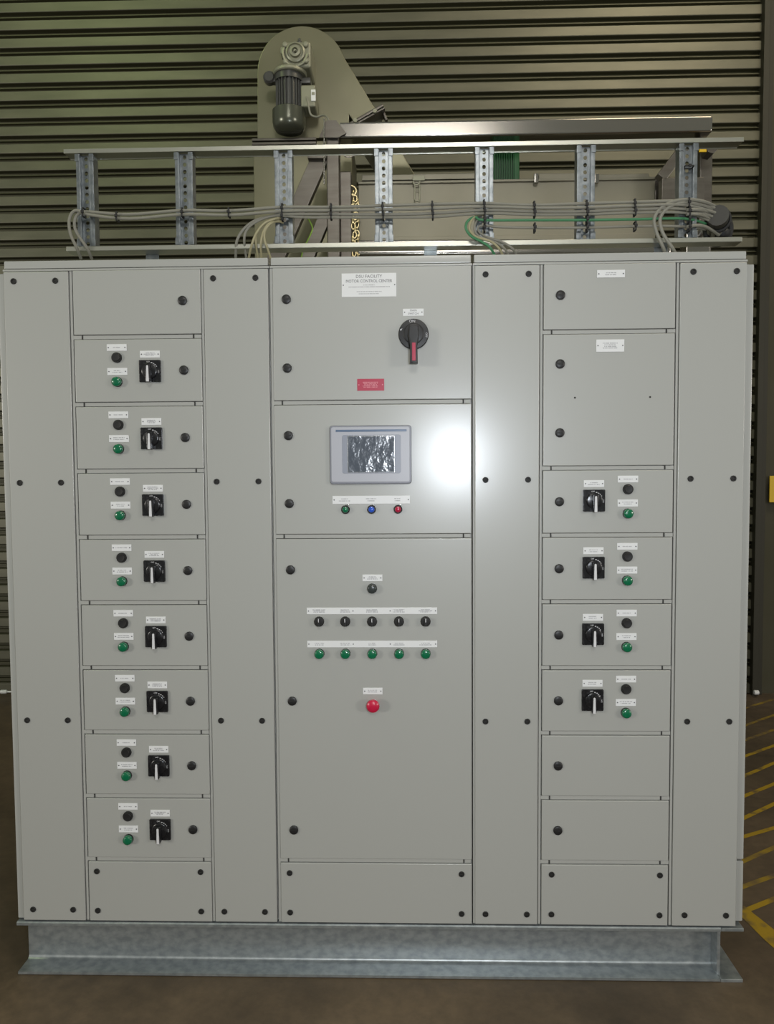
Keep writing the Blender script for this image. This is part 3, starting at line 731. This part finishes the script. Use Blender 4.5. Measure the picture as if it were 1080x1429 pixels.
# trough
TY = 1.27
tr = thing('conveyor_trough', ((1.656,1.27,2.724)[0],TY+.1,(1.656,1.27,2.516)[2]-.02), 'long stainless steel conveyor trough behind the middle and right cabinets', 'trough')
b = B(STEELD); b.box((0.989,1.27,2.734)[0],(2.329,1.27,2.714)[0],TY,HY-.03,(1.64,1.27,2.609)[2],(1.639,1.27,2.877)[2],0,.004)
b.box((0.989,1.27,2.734)[0],(2.329,1.27,2.714)[0],TY-.012,TY+.002,(1.639,1.27,2.868)[2],(1.639,1.27,2.879)[2],0,.002)
b.box((0.989,1.27,2.734)[0],(2.329,1.27,2.714)[0],TY-.008,TY+.002,(1.64,1.27,2.616)[2]-.30,(1.64,1.27,2.632)[2],0,.002)
put('trough_body', b, tr)
for lx in ((1.119,1.27,2.732)[0], (2.188,1.27,2.716)[0]):
    b = B(STEEL); b.box(lx-.03,lx+.03,TY+.05,TY+.11,0,(1.64,1.27,2.616)[2]-.29,0,.004); put('leg', b, tr)
for p0, p1 in (((1.007,1.26,2.9),(1.525,1.26,2.891)),((1.806,1.26,2.893),(1.985,1.26,2.89)),((2.056,1.26,2.886),(2.299,1.26,2.882))):
    b = B(STEELD); b.box(p0[0],p1[0],TY-.01,HY-.04,p0[2]-.016,p0[2]+.008,0,.002); put('lid', b, tr)
b = B(CAST)
q = Vector((1.254,1.25,2.873)); b.tube([q+Vector((.016*math.cos(a*PI/5),0,.016*math.sin(a*PI/5))) for a in range(5,11)], .004, 0, 6)
for dx in (-.010,.012): b.tube([Vector((1.257,1.25,2.857))+Vector((dx,0,0)), Vector((1.256,1.25,2.79))+Vector((dx,0,0))], .0032, 0, 6)
q = (1.257,1.25,2.857)
for dz in (.02,.072): b.tube([(q[0]-.010,q[1],q[2]-dz),(q[0]+.012,q[1],q[2]-dz)], .003, 0, 6)
q = (1.257,1.26,2.88); b.box(q[0]-.02,q[0]+.035,TY-.022,TY-.012,q[2]-.004,q[2]+.018,0,.002)
put('toggle_clamp', b, tr)
for q in ((1.791,1.25,2.874),(2.06,1.25,2.869)):
    b = B(STEELB); b.box(q[0]-.010,q[0]+.010,TY-.03,TY-.012,q[2]-.020,q[2]+.022,0,.003); put('lid_catch', b, tr)
b = B(STEEL); q = (2.357,1.32,2.826); b.box((2.328,1.27,2.809)[0]+.001,(2.354,1.27,2.809)[0],TY+.0,HY-.05,(2.342,1.27,2.698)[2],(2.34,1.27,2.875)[2],0,.003); put('end_flange', b, tr)

# green motor standing on the trough
g0 = (1.606,1.32,2.903); g1 = (1.721,1.32,3.032)
gmo = thing('green_motor', ((g0[0]+g1[0])/2,TY+.1,(1.639,1.27,2.879)[2]), 'dark green finned motor standing on the trough behind the fifth rung', 'motor')
b = B(GREENM); zb_ = (1.639,1.27,2.879)[2]+.001
b.box(g0[0],g1[0],TY+.04,TY+.14,zb_,g1[2],0,.008,3)
for k in range(9):
    x = g0[0]+.006+k*(g1[0]-g0[0]-.03)/8; b.box(x-.0018,x+.0018,TY+.028,TY+.045,zb_+.004,g1[2]-.02,0,.0006)
put('motor_body', b, gmo)
b = B(GREENM); b.box(g1[0]-.022,g1[0]+.003,TY+.03,TY+.15,zb_,g1[2]-.006,0,.004); b.box(g0[0]-.002,g1[0]+.001,TY+.026,TY+.05,g1[2]-.022,g1[2]-.004,0,.003); put('end_cover', b, gmo)

# chain
ch = B(BRASS)
for sx in (0,1):
    top = ((0.979,1.13,2.775),(0.991,1.13,2.744))[sx]
    for k in range(17-sx):
        c_ = Vector((top[0]+.006*math.sin(k*1.7+sx), FY-.03+.01*sx, top[2]-k*.0195))
        rot = (k % 2)
        ring = []
        for a in range(8):
            u = math.cos(a*PI/4)*.0075; v = math.sin(a*PI/4)*.014
            ring.append(c_ + (Vector((u,0,v)) if rot else Vector((u*.35,u*.9,v))))
        ch.tube(ring, .0030, 0, 6, True, True)
q = Vector((0.974,1.12,2.802)); ch.tube([q+Vector((-.006,0,.010)),q+Vector((.010,0,.0)),q+Vector((.016,0,-.018)),q+Vector((.004,0,-.034)),q+Vector((-.004,0,-.028))], .004, 0, 6)
tag(put('chain', ch), 'pale brass coloured chain hanging beside the support frame post', 'chain')

# ================================================================== SHELL
SY = 3.07
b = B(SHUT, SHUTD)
PITCH = .1177; z_ = 0.075; prof = []
# outward (towards the viewer) is -y; one slat: joint groove, bead, groove, flat face bowed forward
zt_ = 6.4; mats_ = []
z = .075
prof.append((SY+.010, .02, 0))
while z < zt_:
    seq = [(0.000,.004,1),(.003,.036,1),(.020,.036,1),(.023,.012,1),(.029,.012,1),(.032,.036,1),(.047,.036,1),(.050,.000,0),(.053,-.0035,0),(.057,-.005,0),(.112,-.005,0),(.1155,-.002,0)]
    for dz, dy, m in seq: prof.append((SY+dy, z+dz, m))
    z += PITCH
X0_, X1_ = -3.2, 3.60
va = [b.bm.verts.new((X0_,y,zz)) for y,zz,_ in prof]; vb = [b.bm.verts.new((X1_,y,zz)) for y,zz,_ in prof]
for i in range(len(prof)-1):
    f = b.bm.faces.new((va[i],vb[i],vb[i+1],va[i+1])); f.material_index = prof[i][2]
bw = [b.bm.verts.new((X0_,SY+.05,.02)), b.bm.verts.new((X1_,SY+.05,.02)), b.bm.verts.new((X1_,SY+.05,zt_)), b.bm.verts.new((X0_,SY+.05,zt_))]
b.bm.faces.new((bw[3],bw[2],bw[1],bw[0]))
dr = struct('door_1', b)
b = B(SHUT); b.box(-3.2,3.60,SY-.006,SY+.03,.006,.070,0,.003); put('bottom_rail', b, dr)
b = B(WHITE)
q = (-1.645,2.98,0.026)
b.lathe([(.012,0),(.014,.004),(.014,.04),(.010,.046)], (q[0]-.02, 2.98, .035), 'x', 0, 14)
b.cyl((q[0]+.02, 2.98, .035), .006, .10, 'x')
put('locking_bolt', b, dr)
b = B(WHITE)
q = (3.607,2.98,0.032); b.lathe([(.012,0),(.016,.004),(.016,.03),(.008,.036)], (q[0]-.03, 2.98, .035), 'x', 0, 14); put('locking_bolt', b, dr)
GUIDE = mat('door_guide_steel', (0.022,0.020,0.010), rough=.6)
b = B(GUIDE); b.box(3.585,3.625,SY-.05,SY+.06,0,6.4,0,.004); b.box(3.625,3.66,SY-.03,SY+.06,0,6.4,0,.004); struct('trim_1', b)
b = B(GUIDE); b.box(-3.26,-3.19,SY-.05,SY+.06,0,6.4,0,.004); struct('trim_2', b)
WALLM = mat('painted_block_wall', (0.05,0.047,0.025), rough=.8, noise=((0.06,0.055,0.035),3,(1,1,1),.3,.7))
b = B(WALLM); b.box(3.66,6.0,SY+.01,SY+.30,0,6.4,0); b.box(-6,-3.26,SY+.01,SY+.30,0,6.4,0); struct('wall_back', b)
b = B(YELLOW, INK)
q0 = (3.673,3.03,1.339); q1 = (3.67,3.03,1.52)
b.box(q0[0]+.008,q0[0]+.20,3.030,3.040,q0[2],q1[2],0,.002)
b.prism([(q0[0]+.10,q0[2]+.04),(q0[0]+.155,q0[2]+.04),(q0[0]+.128,q0[2]+.12)], 3.028, 3.031, 1)
o = put('warning_sign', b); tag(o, 'yellow sign at the right edge beside the roller door', 'sign')

# floor with painted hatching
b = B(FLOOR, FPAINT, FPAINT2)
bm = b.bm
def quad(p, z, m):
    f = bm.faces.new([bm.verts.new((x,y,z)) for x,y in p]); f.material_index = m
N = 1
f = bm.faces.new([bm.verts.new(v) for v in ((-6,-5,0),(7,-5,0),(7,4,0),(-6,4,0))])
lines = [((3.442,2.76),(3.694,2.937)),((3.290,2.413),(3.534,2.595)),((3.176,2.151),(3.402,2.315)),((3.066,1.898),(3.275,2.044)),((2.947,1.627),(3.152,1.782)),((2.838,1.377),(3.023,1.506)),((2.736,1.143),(2.913,1.273)),((2.655,.957),(2.798,1.028)),((2.566,.754),(2.715,.851)),((2.462,.549),(2.610,.628)),((2.390,.383),(2.533,.463))]
for i, (a, c_) in enumerate(lines):
    a = Vector(a); c_ = Vector(c_); d_ = (c_-a).normalized(); n_ = Vector((-d_.y,d_.x))
    A = a-d_*(.10 if i > 8 else .55); D = c_+d_*.9; w = .012
    t = bmesh.new()
    quad([A-n_*w, D-n_*w, D+n_*w, A+n_*w], .0008, 2 if i in (0,1,2,9,8) else 1)
quad([(2.36,.40),(2.405,.415),(2.445,.27),(2.50,.10),(2.70,-.40),(2.62,-.44),(2.42,.06),(2.385,.22)], .0012, 1)
struct('floor', b, (0,0,0))

# ================================================================== LIGHT
def area(name, loc, tgt, size, sizey, e, col):
    l = bpy.data.lights.new(name, 'AREA'); l.shape = 'RECTANGLE'; l.size = size; l.size_y = sizey; l.energy = e; l.color = col
    o = bpy.data.objects.new(name, l); C.objects.link(o); o.location = loc
    o.rotation_euler = (Vector(tgt)-Vector(loc)).to_track_quat('-Z','Y').to_euler()
    return o
area('unseen_light', (1.5,-7.0,5.4), (1.1,0,.2), 1.6, 1.1, 105, (1.0,.96,.90))  # overhead key for the hall's ceiling lamps, out of view
area('unseen_light', (-8.0,-7.0,2.6), (.6,0,.3), 1.8, 1.2, 330, (1.0,.95,.86))  # fill added at low left to even out the cabinet brightness
area('unseen_light', (10.2,-7.0,2.6), (1.6,0,.3), 1.8, 1.2, 270, (1.0,.93,.86))  # matching fill added on the right, no lamp of the hall
area('unseen_light', (-2.0,-.6,6.2), (-.6,3.0,3.5), 1.6, 1.6, 34, (.80,1.0,.45))  # green-tinted light added to colour the upper left of the shutter
area('unseen_light', (3.6,-.2,6.2), (2.6,3.0,2.6), 2.0, 1.2, 75, (1.0,.86,.62))  # warm light added to tint the right side of the shutter
area('inspection_lamp', (1.50,-2.42,G(1.48)), (1.42,0,G(1.44)), .22, .32, 21, (.86,.92,1.0))
w = bpy.data.worlds.new('warehouse_air'); S.world = w; w.use_nodes = True
w.node_tree.nodes['Background'].inputs[0].default_value = (.86,.90,.78,1)
w.node_tree.nodes['Background'].inputs[1].default_value = .245

# ================================================================== CAMERA
cam = bpy.data.cameras.new('camera'); co = bpy.data.objects.new('camera', cam); C.objects.link(co)
co.location = (1.2046, -2.3018, 1.3918+ZB); co.rotation_euler = (1.518827, .0065086, .0259625)
cam.sensor_fit = 'VERTICAL'; cam.sensor_height = 36; cam.lens = 1075/1429*36
cam.clip_start = .05
S.camera = co
S.view_settings.view_transform = 'Standard'; S.view_settings.look = 'None'
S.view_settings.gamma = 1; S.view_settings.use_curve_mapping = False
S.view_settings.exposure = 0.0
